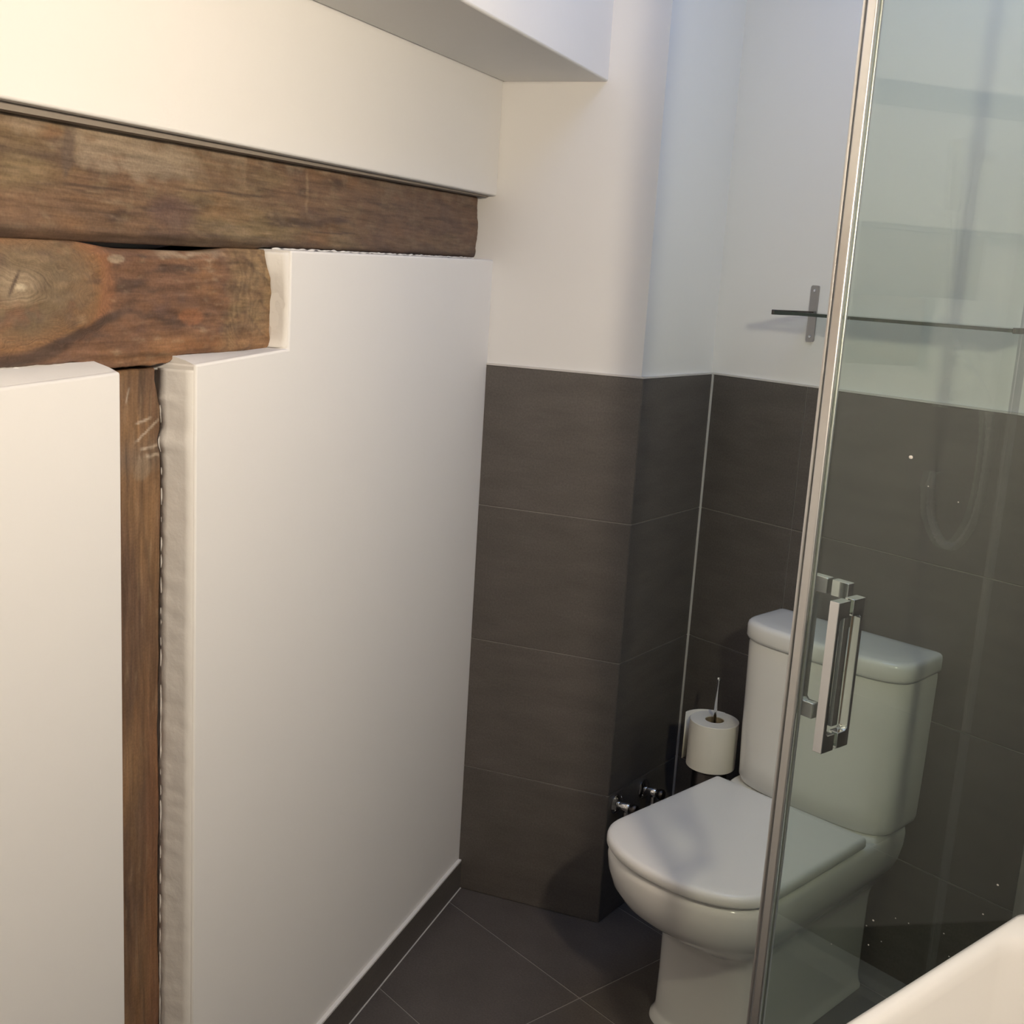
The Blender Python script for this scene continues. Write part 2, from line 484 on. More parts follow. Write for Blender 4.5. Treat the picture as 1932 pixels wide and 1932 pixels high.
def timber(name, label, u0, u1, z0f, z1f, y_front, y_back, res, colour, depth, grain, edge=None):
    """front face is a fine grid in (u,z); z0f/z1f give the lower and upper edge at u"""
    nu = max(2, int((u1 - u0) / res)); 
    nzv = max(2, int((z1f(0.5 * (u0 + u1)) - z0f(0.5 * (u0 + u1))) / res))
    V, Fc, col, gr = [], [], [], []
    for i in range(nu + 1):
        for j in range(nzv + 1):
            u = u0 + (u1 - u0) * i / nu
            t = j / nzv
            a, b2 = z0f(u), z1f(u)
            z = a + (b2 - a) * t
            if edge: u, z = edge(u, z, i / nu, t)
            rim = min(min(z - a, b2 - z), min(u - u0, u1 - u) if edge is None else 1.0)
            y = y_front + depth(u, z)
            if i in (0, nu) or j in (0, nzv): y -= 0.002
            V.append((u, y, z)); col.append(colour(u, z)); gr.append(grain(u, z))
    k = nzv + 1
    for i in range(nu):
        for j in range(nzv):
            a = i * k + j
            Fc.append((a, a + k, a + k + 1, a + 1))
    ring = [i * k for i in range(nu + 1)] + [nu * k + j for j in range(1, nzv + 1)] + [i * k + nzv for i in range(nu - 1, -1, -1)] + [j for j in range(nzv - 1, 0, -1)]
    base = len(V)
    for q in ring:
        x, y, z = V[q]; V.append((x, y_back, z)); col.append(col[q]); gr.append(gr[q])
    n = len(ring)
    for i in range(n):
        Fc.append((ring[i], base + i, base + (i + 1) % n, ring[(i + 1) % n]))
    Fc.append(tuple(base + i for i in range(n)))
    o = mesh_obj(name, V, Fc, M_WOOD, None, True, WOODLOC, ROT_L)
    me = o.data
    ca = me.attributes.new('wood', 'FLOAT_COLOR', 'POINT')
    ca.data.foreach_set('color', [c for q in col for c in (*q, 1.0)])
    ga = me.attributes.new('grain', 'FLOAT_VECTOR', 'POINT')
    ga.data.foreach_set('vector', [c for q in gr for c in q])
    return o

# beam
def beam_col(u, z):
    t = (z - zbot(u)) / (ztop(u) - zbot(u))
    g = fbm(u * 9, z * 55, 1.3, 4); g2 = fbm(u * 3.0, z * 16, 7.1, 4); g3 = fbm(u * 26, z * 160, 2.2, 3)
    c = lerp(MID, OLV, sst(-0.1, 0.7, g2))
    c = lerp(c, DK, 0.85 * sst(0.05, 0.9, -g + 0.25 * g3))
    c = lerp(c, ORG, 0.40 * sst(0.15, 0.8, fbm(u * 7, z * 26, 11.0)))
    c = lerp(c, TAN, 0.45 * sst(0.3, 0.9, g3 + 0.5 * g2))
    c = lerp(c, (0.115, 0.074, 0.058), 0.55 * sst(0.1, 0.7, fbm(u * 8, z * 30, 77.0, 5)))
    c = lerp(c, (0.25, 0.185, 0.115), 0.45 * sst(0.25, 0.75, fbm(u * 22, z * 48, 91.0, 4)))
    # lime residue near the top
    d = ((u - 1.085) / 0.13) ** 2 + ((z - 1.497) / 0.024) ** 2
    c = lerp(c, GREY, 0.80 * sst(1.5, 0.3, d + 0.8 * fbm(u * 30, z * 60, 4.0)))
    d = abs(u - 1.205 - 0.2 * (1.5 - z)) / 0.012 + max(0, (1.475 - z) / 0.02)
    c = lerp(c, (0.14, 0.10, 0.075), 0.8 * sst(1.2, 0.4, d))
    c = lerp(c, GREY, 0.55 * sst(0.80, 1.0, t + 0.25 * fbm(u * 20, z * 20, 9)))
    # purple-brown bruise and pale saw marks
    d = ((u - 1.02) / 0.05) ** 2 + ((z - 1.437) / 0.020) ** 2
    c = lerp(c, (0.115, 0.070, 0.066), 0.6 * sst(1.6, 0.2, d))
    for um, wd, st in ((0.695, 0.003, 0.7), (0.445, 0.0022, 0.5), (1.100, 0.0025, 0.35), (0.31, 0.004, 0.35), (0.86, 0.0018, 0.4)):
        c = lerp(c, TAN, st * sst(wd * 2, wd * 0.4, abs(u - um + 0.003 * nz(z, 0, um, 40))) * sst(-0.3, 0.4, nz(z, um, 0, 35)))
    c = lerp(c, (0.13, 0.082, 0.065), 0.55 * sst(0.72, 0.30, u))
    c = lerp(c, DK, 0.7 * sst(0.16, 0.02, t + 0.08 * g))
    # long drying checks
    for (uc, zc, hl) in ((0.90, 1.470, 0.11), (0.60, 1.434, 0.09), (1.18, 1.455, 0.10), (0.22, 1.480, 0.06)):
        zz = zc + 0.004 * nz(u, zc, 0, 12) - 0.012 * (u - uc)
        c = lerp(c, DK, 0.75 * sst(0.0022, 0.0004, abs(z - zz)) * sst(hl, hl * 0.6, abs(u - uc)))
    return c
def beam_depth(u, z):
    t = (z - zbot(u)) / (ztop(u) - zbot(u))
    return 0.0035 * fbm(u * 4, z * 14, 3.0, 4) + 0.0010 * fbm(u * 30, z * 120, 8.0, 2) - 0.004 * sst(0.08, 0.0, t) - 0.003 * sst(0.94, 1.0, t)
def along(u, z): return (u * 9.0, z * 130.0, 0.0)
def beam_edge(u, z, a, t):
    if a > 0.999 or a < 0.001: z += 0
    return u + (0.006 * nz(z, 1, 2, 60) if a < 0.003 else 0), z
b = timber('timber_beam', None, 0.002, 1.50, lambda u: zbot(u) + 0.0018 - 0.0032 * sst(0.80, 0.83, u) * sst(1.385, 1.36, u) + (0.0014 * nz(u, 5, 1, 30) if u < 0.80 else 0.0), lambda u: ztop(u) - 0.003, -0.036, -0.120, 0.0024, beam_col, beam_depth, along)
tag(b, 'long worn brown timber beam set horizontally in the white wall', 'beam')

# bracket under the beam (over the post)
KN = (1.303, 1.346)
def brk_col(u, z):
    dx, dz = (u - KN[0]), (z - KN[1]) * 1.9
    if dx < 0: dx *= 0.95
    d = math.hypot(dx, dz)
    w_ = 0.018 * fbm(u * 12, z * 18, 5.5, 5) + 0.024 * nz(u * 6, z * 9, 2.7)
    rings = (0.5 + 0.5 * math.sin((d + 1.5 * w_) * 640.0)) * sst(-0.5, 0.4, fbm(u * 14, z * 22, 3.3, 3) - 8.0 * (z - 1.34))
    kn = sst(0.150, 0.122, d + 1.6 * w_)
    g = fbm(u * 9, z * 50, 21.3, 4); g2 = fbm(u * 8, z * 20, 17.1, 5); g3 = fbm(u * 40, z * 140, 12.2, 3)
    c = lerp((0.165, 0.090, 0.055), ORG, 0.55 * sst(-0.1, 0.8, g2))
    c = lerp(c, DK, 0.75 * sst(0.0, 0.8, -g + 0.3 * g3))
    c = lerp(c, TAN, 0.40 * sst(0.35, 0.9, g3 + 0.5 * g2))
    c = lerp(c, (0.105, 0.066, 0.058), 0.55 * sst(0.15, 0.7, fbm(u * 11, z * 26, 71.0, 4)))
    c = lerp(c, (0.25, 0.115, 0.045), 0.55 * sst(1.292, 1.272, z + 0.012 * g2) * sst(1.12, 1.0, u))
    k = lerp((0.175, 0.128, 0.078), (0.245, 0.132, 0.062), sst(0.05, 0.13, d + 2 * w_))
    k = lerp(k, (0.12, 0.085, 0.062), 0.6 * sst(0.1, 0.7, fbm(u * 26, z * 34, 44.0, 4)))
    k = lerp(k, (0.25, 0.112, 0.062), 0.5 * sst(0.2, 0.7, fbm(u * 18, z * 30, 61.0, 4)))
    k = lerp(k, (0.115, 0.070, 0.042), (0.06 + 0.50 * sst(0.06, 0.13, d + w_)) * rings)
    k = lerp(k, (0.30, 0.235, 0.16), 0.7 * sst(0.045, 0.008, d + 1.6 * w_))
    k = lerp(k, DK, 0.5 * sst(0.1, 0.7, -g2) * sst(0.10, 0.05, d))
    k = lerp(k, DK, 0.55 * sst(0.15, 0.75, fbm(u * 15, z * 42, 53.0, 5)))
    k = lerp(k, (0.30, 0.215, 0.13), 0.5 * sst(0.2, 0.8, fbm(u * 20, z * 60, 57.0, 4)))
    c = lerp(c, k, 0.92 * kn)
    c = lerp(c, (0.30, 0.130, 0.060), 0.45 * sst(0.020, 0.004, abs(d - 0.142 + w_)) * sst(1.25, 1.15, u))
    # split in the heart of the knot
    c = lerp(c, DK, 0.85 * sst(0.0035, 0.001, abs(dx + 0.3 * dz)) * sst(0.034, 0.014, abs(dz)))
    c = lerp(c, (0.5, 0.42, 0.3), 0.7 * sst(0.010, 0.003, math.hypot(dx + 0.008, dz + 0.006)))
    # dark seam sweeping below the knot
    zz = 1.268 + 0.55 * max(0.0, (1.285 - u)) ** 1.35
    c = lerp(c, DK, 0.85 * sst(0.011, 0.003, abs(z - zz + 0.010 * g2)) * sst(1.08, 1.14, u))
    # fan-shaped end grain by the cut end
    e = sst(0.925, 0.885, u + 0.045 * g2 - 0.25 * max(0, 1.345 - z))
    a2 = math.atan2(z - 1.262, u - 0.868)
    r2 = math.hypot(u - 0.868, z - 1.262)
    fan = 0.5 + 0.5 * math.sin(a2 * 30 + 9 * fbm(u * 22, z * 22, 9, 3))
    lob = 0.5 + 0.5 * math.sin(r2 * 170 + 7 * g2)
    ce_ = lerp(lerp((0.20, 0.135, 0.07), (0.29, 0.20, 0.105), fan), ORG, 0.45 * sst(1.29, 1.25, z))
    ce_ = lerp(ce_, DK, 0.4 * sst(0.75, 1.0, lob))
    c = lerp(c, ce_, 0.75 * e * (0.55 + 0.45 * sst(-0.4, 0.3, g2)))
    # lime crumbs along the upper edge
    c = lerp(c, GREY, 0.7 * sst(1.378, 1.392, z + 0.012 * g3) * sst(0.90, 0.94, u) * sst(1.10, 1.02, u))
    c = lerp(c, GREY, 0.7 * sst(1.2, 0.6, ((u - 1.135) / 0.016) ** 2 + ((z - 1.3765) / 0.005) ** 2))
    c = lerp(c, (0.33, 0.14, 0.065), 0.5 * sst(1.5, 0.3, ((u - 0.985) / 0.022) ** 2 + ((z - 1.307) / 0.010) ** 2 + 1.2 * g2 + 0.6 * g3))
    c = tuple(min(1.0, 1.18 * q) for q in c)
    return c
def brk_depth(u, z):
    d = math.hypot(u - KN[0], (z - KN[1]) * 1.3)
    return 0.004 * fbm(u * 7, z * 16, 13.0, 4) + 0.006 * sst(0.16, 0.04, d) + 0.001 * fbm(u * 40, z * 60, 1.0, 2) - 0.006 * sst(1.380, 1.390, z + 0.004 * nz(u, 0, 0, 25)) * sst(0.88, 0.93, u) * sst(1.24, 1.19, u) - 0.004 * sst(1.266, 1.258, z)
def brk_grain(u, z):
    d = math.hypot(u - KN[0], (z - KN[1]) * 1.9) + 0.05 * fbm(u * 9, z * 14, 5.5, 4); kn = 0.75 * sst(0.16, 0.06, d)
    return (u * 12.0 * (1 - kn) + d * 150 * kn, z * 120.0 * (1 - kn) + kn * 4.0, 3.0)
def brk_edge(u, z, a, t):
    # ragged cut end at the low-u side: leans in at the top
    e = max(0.0, 1 - a * 7)
    u += e * (0.016 * sst(0.55, 1.0, t) ** 1.0 + 0.0035 * nz(z, 3, 1, 45) - 0.004 * math.sin(t * 3.0) + 0.006 * sst(0.12, 0.0, t))
    return u, z
b = timber('timber_bracket', None, 0.797, 1.390, lambda u: 1.2588 - 0.0095 * sst(1.005, 1.035, u) * sst(1.20, 1.155, u) + 0.0016 * nz(u, 0, 0, 40) + 0.0008 * nz(u, 3, 0, 130),
           lambda u: zbot(u) - 0.0012 - 0.0065 * sst(0.89, 0.96, u) * sst(1.21, 1.12, u), -0.032, -0.120, 0.0020, brk_col, brk_depth, brk_grain, brk_edge)
tag(b, 'short knotted timber bracket with swirling grain under the beam and on the post', 'bracket')

# post
PR = [(1.250, 1.034), (1.228, 1.0355), (1.210, 1.0300), (1.19, 1.0255), (1.165, 1.0245), (1.150, 1.0295), (1.143, 1.0290), (1.135, 1.0250), (1.10, 1.0235), (1.0, 1.0245), (0.8, 1.0255), (0.6, 1.0265), (0.4, 1.0280), (0.0, 1.0300)]
def post_right(z):
    for (za, ua), (zb, ub) in zip(PR, PR[1:]):
        if z <= za and z >= zb:
            return ua + (ub - ua) * (za - z) / (za - zb)
    return PR[0][1] if z > PR[0][0] else PR[-1][1]
def post_col(u, z):
    g = fbm(u * 50, z * 7, 31.3, 4); g2 = fbm(u * 14, z * 4, 37.1, 4); g3 = fbm(u * 130, z * 22, 32.2, 3)
    c = lerp((0.165, 0.098, 0.062), (0.255, 0.150, 0.078), sst(-0.5, 0.6, g2))
    c = lerp(c, DK, 0.55 * sst(0.15, 0.9, -g))
    c = lerp(c, ORG, 0.5 * sst(0.0, 0.7, fbm(u * 20, z * 3.5, 41.0)) * sst(1.12, 1.02, z))
    c = lerp(c, TAN, 0.35 * sst(0.25, 0.85, g3))
    c = lerp(c, (0.17, 0.135, 0.11), 0.5 * sst(1.10, 1.135, z) * sst(1.17, 1.13, z))
    # pale scars at the upper end
    for (uc, zc, sl, hl, wd) in ((1.055, 1.165, -0.55, 0.028, 0.0016), (1.050, 1.143, -0.05, 0.022, 0.0016), (1.045, 1.132, 0.05, 0.018, 0.0016), (1.062, 1.178, -0.2, 0.018, 0.0012)):
        d = abs(z - zc - sl * (u - uc) - 0.002 * nz(u, z, 0, 90))
        c = lerp(c, (0.5, 0.42, 0.33), 0.75 * sst(wd * 1.9, wd * 0.5, d) * sst(hl, hl * 0.6, abs(u - uc)))
    d = abs((u - 1.092) - 0.4 * (1.212 - z))
    c = lerp(c, (0.5, 0.42, 0.33), 0.7 * sst(0.0025, 0.0006, d) * sst(0.012, 0.006, abs(z - 1.212)))
    c = lerp(c, GREY, 0.45 * sst(1.2, 0.4, ((u - 1.066) / 0.02) ** 2 + ((z - 1.118) / 0.016) ** 2 + 0.8 * g3))
    c = lerp(c, (0.22, 0.085, 0.05), 0.35 * sst(0.9, 0.6, z) * sst(1.075, 1.045, u))
    return c
def post_depth(u, z): return 0.003 * fbm(u * 16, z * 5, 23.0, 4) + 0.0008 * fbm(u * 100, z * 30, 1.0, 2) - 0.006 * sst(post_right(z) + 0.006, post_right(z), u)
def post_grain(u, z): return (u * 130.0, 5.0, z * 9.0)
def post_edge(u, z, a, t):
    e = max(0.0, 1 - a * 3.0)
    return u + e * (post_right(z) - 1.0235 + 0.0013 * nz(z, 7, 1, 55)), z
b = timber('timber_post', None, 1.0235, 1.1665, lambda u: 0.001, lambda u: 1.2435, -0.050, -0.120, 0.0020, post_col, post_depth, post_grain, post_edge)
tag(b, 'upright brown timber post standing in a narrow recess of the white wall', 'post')

# plaster returns beside the post and around the bracket end
zs = [1.243 - 1.24 * i / 320 for i in range(321)]
rough_strip('plaster_return', [(1.0232, z) for z in zs], [(min(post_right(z), 1.0275) + 0.0012 if z > 1.205 else post_right(z) + 0.0012, z) for z in zs], -0.0035, -0.053, wl, M_ROUGH, 3.0)
zz = [1.263 + (1.398 - 1.263) * i / 30 for i in range(31)]
def brk_end(z):
    t = (z - 1.2625) / (1.3975 - 1.2625)
    return 0.797 + 0.016 * sst(0.55, 1.0, t) + 0.0035 * nz(z, 3, 1, 45) - 0.004 * math.sin(t * 3.0) + 0.006 * sst(0.12, 0.0, t)
rough_strip('plaster_return', [(0.7972, z) for z in zz], [(brk_end(z) + 0.0022, z) for z in zz], -0.0035, -0.037, wl, M_ROUGH, 8.0)
def bead(pts, seed):
    P = [(u, -0.0345 + 0.0015 * nz(u, seed, 0, 60), z + 0.0010 * nz(u, z, seed, 90)) for u, z in pts]
    tube('plaster_bead', P, 0.0011, M_ROUGH, wl, 6, lambda i: max(0.15, 1.0 + 1.3 * nz(P[i][0], seed, 2, 70)))
bead([(0.02 + 0.77 * i / 200, zbot(0.02 + 0.77 * i / 200) + 0.0012) for i in range(201)], 1.0)
def ledge(ua, ub, zl, n=40):
    V, Fc = [], []
    for i in range(n + 1):
        u = ua + (ub - ua) * i / n
        a_, b_ = zl(u), max(zl(u) + 0.0004, 1.2592 + 0.0006 * nz(u, 2, 5, 60))
        for (y, z) in ((-0.0030, a_ - 0.0010), (-0.016, a_ + 0.45 * (b_ - a_)), (-0.030, a_ + 0.8 * (b_ - a_)), (-0.037, b_), (-0.040, a_ - 0.002)):
            V.append((u, y + (0.0008 * nz(u, y * 9, z, 50) if y < -0.01 else 0.0), z))
    for i in range(n):
        for j in range(5):
            a_ = i * 5
            Fc.append((a_ + j, a_ + (j + 1) % 5, a_ + 5 + (j + 1) % 5, a_ + 5 + j))
    Fc += [tuple(range(5)), tuple(n * 5 + j for j in range(4, -1, -1))]
    return shade(mesh_obj('plaster_ledge', V, Fc, M_ROUGH, wl, True), 35)
ledge(1.1690, 1.3910, lambda u: 1.250 - 0.007 * (u - 1.168) / 0.224)
ledge(0.7975, 1.0220, lambda u: 1.262 - 0.011 * (u - 0.797) / 0.226)
bead([(0.80 + 0.215 * i / 70, 1.2575 - 0.0012 * (i / 70)) for i in range(71)], 5.0)
bead([(1.175 + 0.21 * i / 70, 1.2572) for i in range(71)], 9.0)
Pv = [(post_right(z) + 0.0008 + 0.0008 * nz(z, 2, 1, 80), -0.0505, z) for z in zs if z < 1.205]
tube('plaster_bead', Pv, 0.0011, M_ROUGH, wl, 6, lambda i: max(0.45, 1.0 + 0.9 * nz(Pv[i][2], 4, 2, 45)))
# grey joint between the beam and the plaster above it
mesh_obj('joint', *prism_vf([(0.002, ztop(0) - 0.0035), (1.5, ztop(1.5) - 0.0085), (1.5, ztop(1.5) + 0.0005), (0.002, ztop(0) + 0.0005)], -0.040, -0.016, 'y'), M_GRAYLIP, wl)

# ------------------------------------------------------------------ toilet
TRZ = math.radians(4.5)
toilet = thing('toilet', 'white close coupled toilet with closed lid between the pillar and shower', 'toilet', (0.430, -0.002, 0.0), TRZ)
# local: x across, y = -distance from the wall
def dshape(hw, yb, yf, ys, n=2.6, rb=0.02, k=40, z=0.0):
    """plan outline: straight back at yb, straight sides to ys, super-elliptic front reaching yf"""
    pts = []
    for i in range(5):
        a = math.pi / 2 * i / 4
        pts.append((hw - rb + rb * math.sin(math.pi / 2 - a) * 1.0, -(yb + rb - rb * math.cos(math.pi / 2 - a)), z))
    pts = []
    # back left -> back right corner arcs, then front arc right -> left
    for i in range(5):
        a = math.pi + math.pi / 2 * i / 4
        pts.append((-hw + rb + rb * math.cos(a), (yb + rb) + rb * math.sin(a), z))
    for i in range(5):
        a = 1.5 * math.pi + math.pi / 2 * i / 4
        pts.append((hw - rb + rb * math.cos(a), (yb + rb) + rb * math.sin(a), z))
    for i in range(k + 1):
        a = math.pi * i / k
        c, s = math.cos(a), math.sin(a)
        x = hw * math.copysign(abs(c) ** (2 / n), c); y = ys + (yf - ys) * abs(s) ** (2 / n)
        pts.append((x, y, z))
    return [(p[0], -p[1], p[2]) for p in pts]

bowl_levels = [  # z, half width, back, front, side end, exponent
    (0.000, 0.120, 0.004, 0.452, 0.36, 3.4),
    (0.006, 0.1195, 0.004, 0.451, 0.36, 3.4),
    (0.013, 0.115, 0.004, 0.444, 0.36, 3.4),
    (0.026, 0.1125, 0.004, 0.441, 0.36, 3.4),
    (0.100, 0.112, 0.004, 0.440, 0.36, 3.3),
    (0.180, 0.112, 0.004, 0.444, 0.36, 3.2),
    (0.208, 0.113, 0.004, 0.456, 0.36, 3.1),
    (0.226, 0.118, 0.004, 0.480, 0.37, 3.0),
    (0.244, 0.128, 0.004, 0.510, 0.39, 2.8),
    (0.262, 0.140, 0.004, 0.538, 0.41, 2.6),
    (0.282, 0.152, 0.004, 0.562, 0.44, 2.4),
    (0.308, 0.163, 0.004, 0.581, 0.47, 2.2),
    (0.338, 0.169, 0.004, 0.592, 0.48, 2.15),
    (0.363, 0.170, 0.004, 0.595, 0.485, 2.15),
    (0.374, 0.168, 0.005, 0.593, 0.485, 2.15),
    (0.3785, 0.163, 0.008, 0.587, 0.485, 2.15),
]
loft('bowl', [dshape(hw, yb, yf, ys, n, 0.02, 44, z) for z, hw, yb, yf, ys, n in bowl_levels], M_CERAMIC, toilet, angle=50)
# raised shelf that carries the cistern
loft('cistern_shelf', [dshape(hw, 0.004, yf, 0.10, 4.0, 0.02, 30, z) for z, hw, yf in ((0.3680, 0.168, 0.176), (0.383, 0.167, 0.174), (0.387, 0.163, 0.168))], M_CERAMIC, toilet, angle=50)
loft('seat', [dshape(hw, 0.210, yf, 0.48, 2.15, 0.03, 44, z) for z, hw, yf in ((0.3780, 0.160, 0.583), (0.3860, 0.160, 0.583))], M_SEAT, toilet)
lid = loft('lid', [dshape(hw - 0.002, yb, yf, 0.49, 2.15, 0.005, 44, z) for z, hw, yb, yf in (
    (0.3838, 0.166, 0.184, 0.592), (0.3846, 0.1705, 0.181, 0.598), (0.3885, 0.1725, 0.180, 0.6010), (0.3980, 0.1725, 0.180, 0.6010), (0.4030, 0.1710, 0.181, 0.5990), (0.4060, 0.1680, 0.183, 0.5950), (0.4075, 0.1630, 0.187, 0.5890), (0.4080, 0.150, 0.20, 0.573))], M_SEAT, toilet, angle=60)
for s in (-1, 1):
    tube('hinge', [(s * 0.075 - 0.02, -0.190, 0.392), (s * 0.075 + 0.02, -0.190, 0.392)], 0.008, M_SEAT, toilet)
def cist(hw, yf, z, n=5.0, yb=0.006):
    return [(p[0] + 0.011, p[1], p[2]) for p in dshape(hw - 0.003, yb, yf, yf - 0.075, n, 0.008, 40, z)]
ci = loft('cistern', [cist(hw, yf, z, 3.4) for z, hw, yf in ((0.3872, 0.168, 0.148), (0.393, 0.172, 0.154), (0.405, 0.175, 0.158), (0.50, 0.177, 0.161), (0.60, 0.178, 0.163), (0.690, 0.179, 0.165), (0.6965, 0.178, 0.164), (0.699, 0.173, 0.159))], M_CERAMIC, toilet, angle=50)
cl = loft('cistern_lid', [cist(hw, yf, z, 3.4, yb) for z, hw, yf, yb in ((0.6985, 0.175, 0.161, 0.008), (0.7005, 0.1815, 0.1685, 0.004), (0.706, 0.1835, 0.1705, 0.003), (0.727, 0.1835, 0.1705, 0.003), (0.733, 0.1820, 0.1688, 0.005), (0.7364, 0.1785, 0.165, 0.008), (0.7378, 0.173, 0.159, 0.013), (0.7384, 0.15, 0.13, 0.03))], M_CERAMIC, toilet, angle=60)
lathe('flush_button', [(0.0, 0.738), (0.017, 0.738), (0.017, 0.7395), (0.0155, 0.7405), (0.0, 0.741)], M_CHROME, toilet, 28, 'z', (0.008, -0.085, 0))

# ------------------------------------------------------------------ toilet brush set with a roll stuck on its handle
bx_, by_ = 0.196, -0.120
brush = thing('toilet_brush_set', 'chrome toilet brush canister with a thin upright handle in the corner', 'toilet brush', (bx_, by_, 0))
lathe('canister', [(0.0, 0.0), (0.036, 0.0), (0.037, 0.002), (0.037, 0.368), (0.036, 0.370), (0.0, 0.370)], M_DARKMETAL, brush, 40)
lathe('lid', [(0.0, 0.370), (0.038, 0.370), (0.038, 0.377), (0.036, 0.379), (0.0, 0.379)], M_DARKMETAL, brush, 40)
lathe('handle', [(0.0, 0.379), (0.0034, 0.379), (0.0034, 0.572), (0.0042, 0.573), (0.0042, 0.577), (0.003, 0.579), (0.0, 0.579)], M_CHROME, brush, 16)
roll = thing('toilet_roll', 'white toilet paper roll stuck upright on the brush handle', 'toilet roll', (bx_, by_, 0.3795))
def ring(r, z, n=56): return [(r * math.cos(2 * math.pi * i / n), r * math.sin(2 * math.pi * i / n), z) for i in range(n)]
H = 0.104
loft('paper', [ring(0.0205, 0.0), ring(0.051, 0.0), ring(0.052, 0.001), ring(0.052, H - 0.001), ring(0.051, H), ring(0.0205, H)], M_PAPER, roll, closed=True, angle=40)
loft('core', [ring(0.0190, 0.0005), ring(0.0204, 0.0005), ring(0.0204, H - 0.002), ring(0.0190, H - 0.002)], M_CARD, roll, closed=True, angle=40)
V, Fc = [], []
for i in range(15):
    a = math.radians(105 + 7.2 * i) ; r = 0.0523 + 0.011 * (i / 14) ** 2
    for z in (0.001, H):
        for dr in (0.0, 0.0007):
            V.append(((r + dr) * math.cos(a), (r + dr) * math.sin(a), z + (0.004 * (i / 14) if z > 0.05 else 0)))
for i in range(14):
    a = i * 4
    Fc += [(a, a + 4, a + 6, a + 2), (a + 1, a + 3, a + 7, a + 5), (a, a + 1, a + 5, a + 4), (a + 2, a + 6, a + 7, a + 3)]
Fc += [(0, 2, 3, 1), (56, 57, 59, 58)]
mesh_obj('loose_sheet', V, Fc, M_PAPER, roll, True)

# ------------------------------------------------------------------ stop valves on the pillar side
for k, (t, z, lab) in enumerate(((0.034, 0.273, 'small chrome stop valve on the pillar side nearer its outer corner'), (0.152, 0.268, 'small chrome stop valve on the pillar side nearer the back wall'))):
    p = P1 + sd * t
    vt = thing('stop_valve', lab, 'valve', (p.x, p.y, z), ANG_S, 'stop valves beside the toilet')
    lathe('rosette', [(0.0, -0.0005), (0.0225, -0.0005), (0.0225, -0.003), (0.017, -0.008), (0.010, -0.010), (0.0, -0.010)], M_CHROME, vt, 32, 'y')
    lathe('body', [(0.0, -0.010), (0.0085, -0.010), (0.0085, -0.018), (0.0105, -0.019), (0.0105, -0.034), (0.009, -0.036), (0.0, -0.036)], M_CHROME, vt, 24, 'y')
    lathe('handle', [(0.0, -0.036), (0.0065, -0.036), (0.0065, -0.040), (0.011, -0.041), (0.0125, -0.044), (0.0125, -0.050), (0.010, -0.053), (0.0, -0.053)], M_DARKMETAL, vt, 18, 'y')
    lathe('outlet', [(0.0, -0.010), (0.0065, -0.010), (0.0065, -0.026), (0.0085, -0.027), (0.0085, -0.036), (0.0, -0.036)], M_CHROME, vt, 20, 'z', (0, -0.0265, 0))

# ------------------------------------------------------------------ glass shelf on the back wall
SZ = 1.3465
shelf = thing('glass_shelf', 'narrow clear glass shelf on steel brackets above the toilet', 'shelf', (0.240, 0.0, SZ))
shp = box('shelf_pane', 0.0035, 0.4865, -0.124, 0.0075, -0.003, 0.003, M_SHELF, shelf)
box('front_edge', 0.0035, 0.4865, -0.1248, -0.124, -0.0031, 0.0031, M_GEDGE, shelf)
for k, x in enumerate((0.0, 0.490)):
    # rounded wall plate
    pts = []
    hwp, hh, r = 0.0095, 0.0565, 0.004
    for (cx, cz, a0) in ((hwp - r, hh - r, 0), (-hwp + r, hh - r, 90), (-hwp + r, -hh + r, 180), (hwp - r, -hh + r, 270)):
        for i in range(5):
            a = math.radians(a0 + 22.5 * i); pts.append((x + cx + r * math.cos(a), cz + r * math.sin(a)))
    pl = mesh_obj('bracket_plate', *prism_vf(pts, 0.0045, 0.0080, 'y'), M_STEEL, shelf)
    for zc in (0.046, -0.046):
        lathe('screw', [(0.0, 0.0046), (0.0032, 0.0046), (0.0026, 0.0030), (0.0, 0.0026)], M_CHROME, pl, 14, 'y', (x, 0, zc))
    sg = 1 if k == 0 else -1
    box('bracket_arm', x - 0.003 * sg, x + 0.0032 * sg, -0.1255, 0.0045, -0.0048, 0.0048, M_DARKMETAL, shelf, 0.0008, 1)

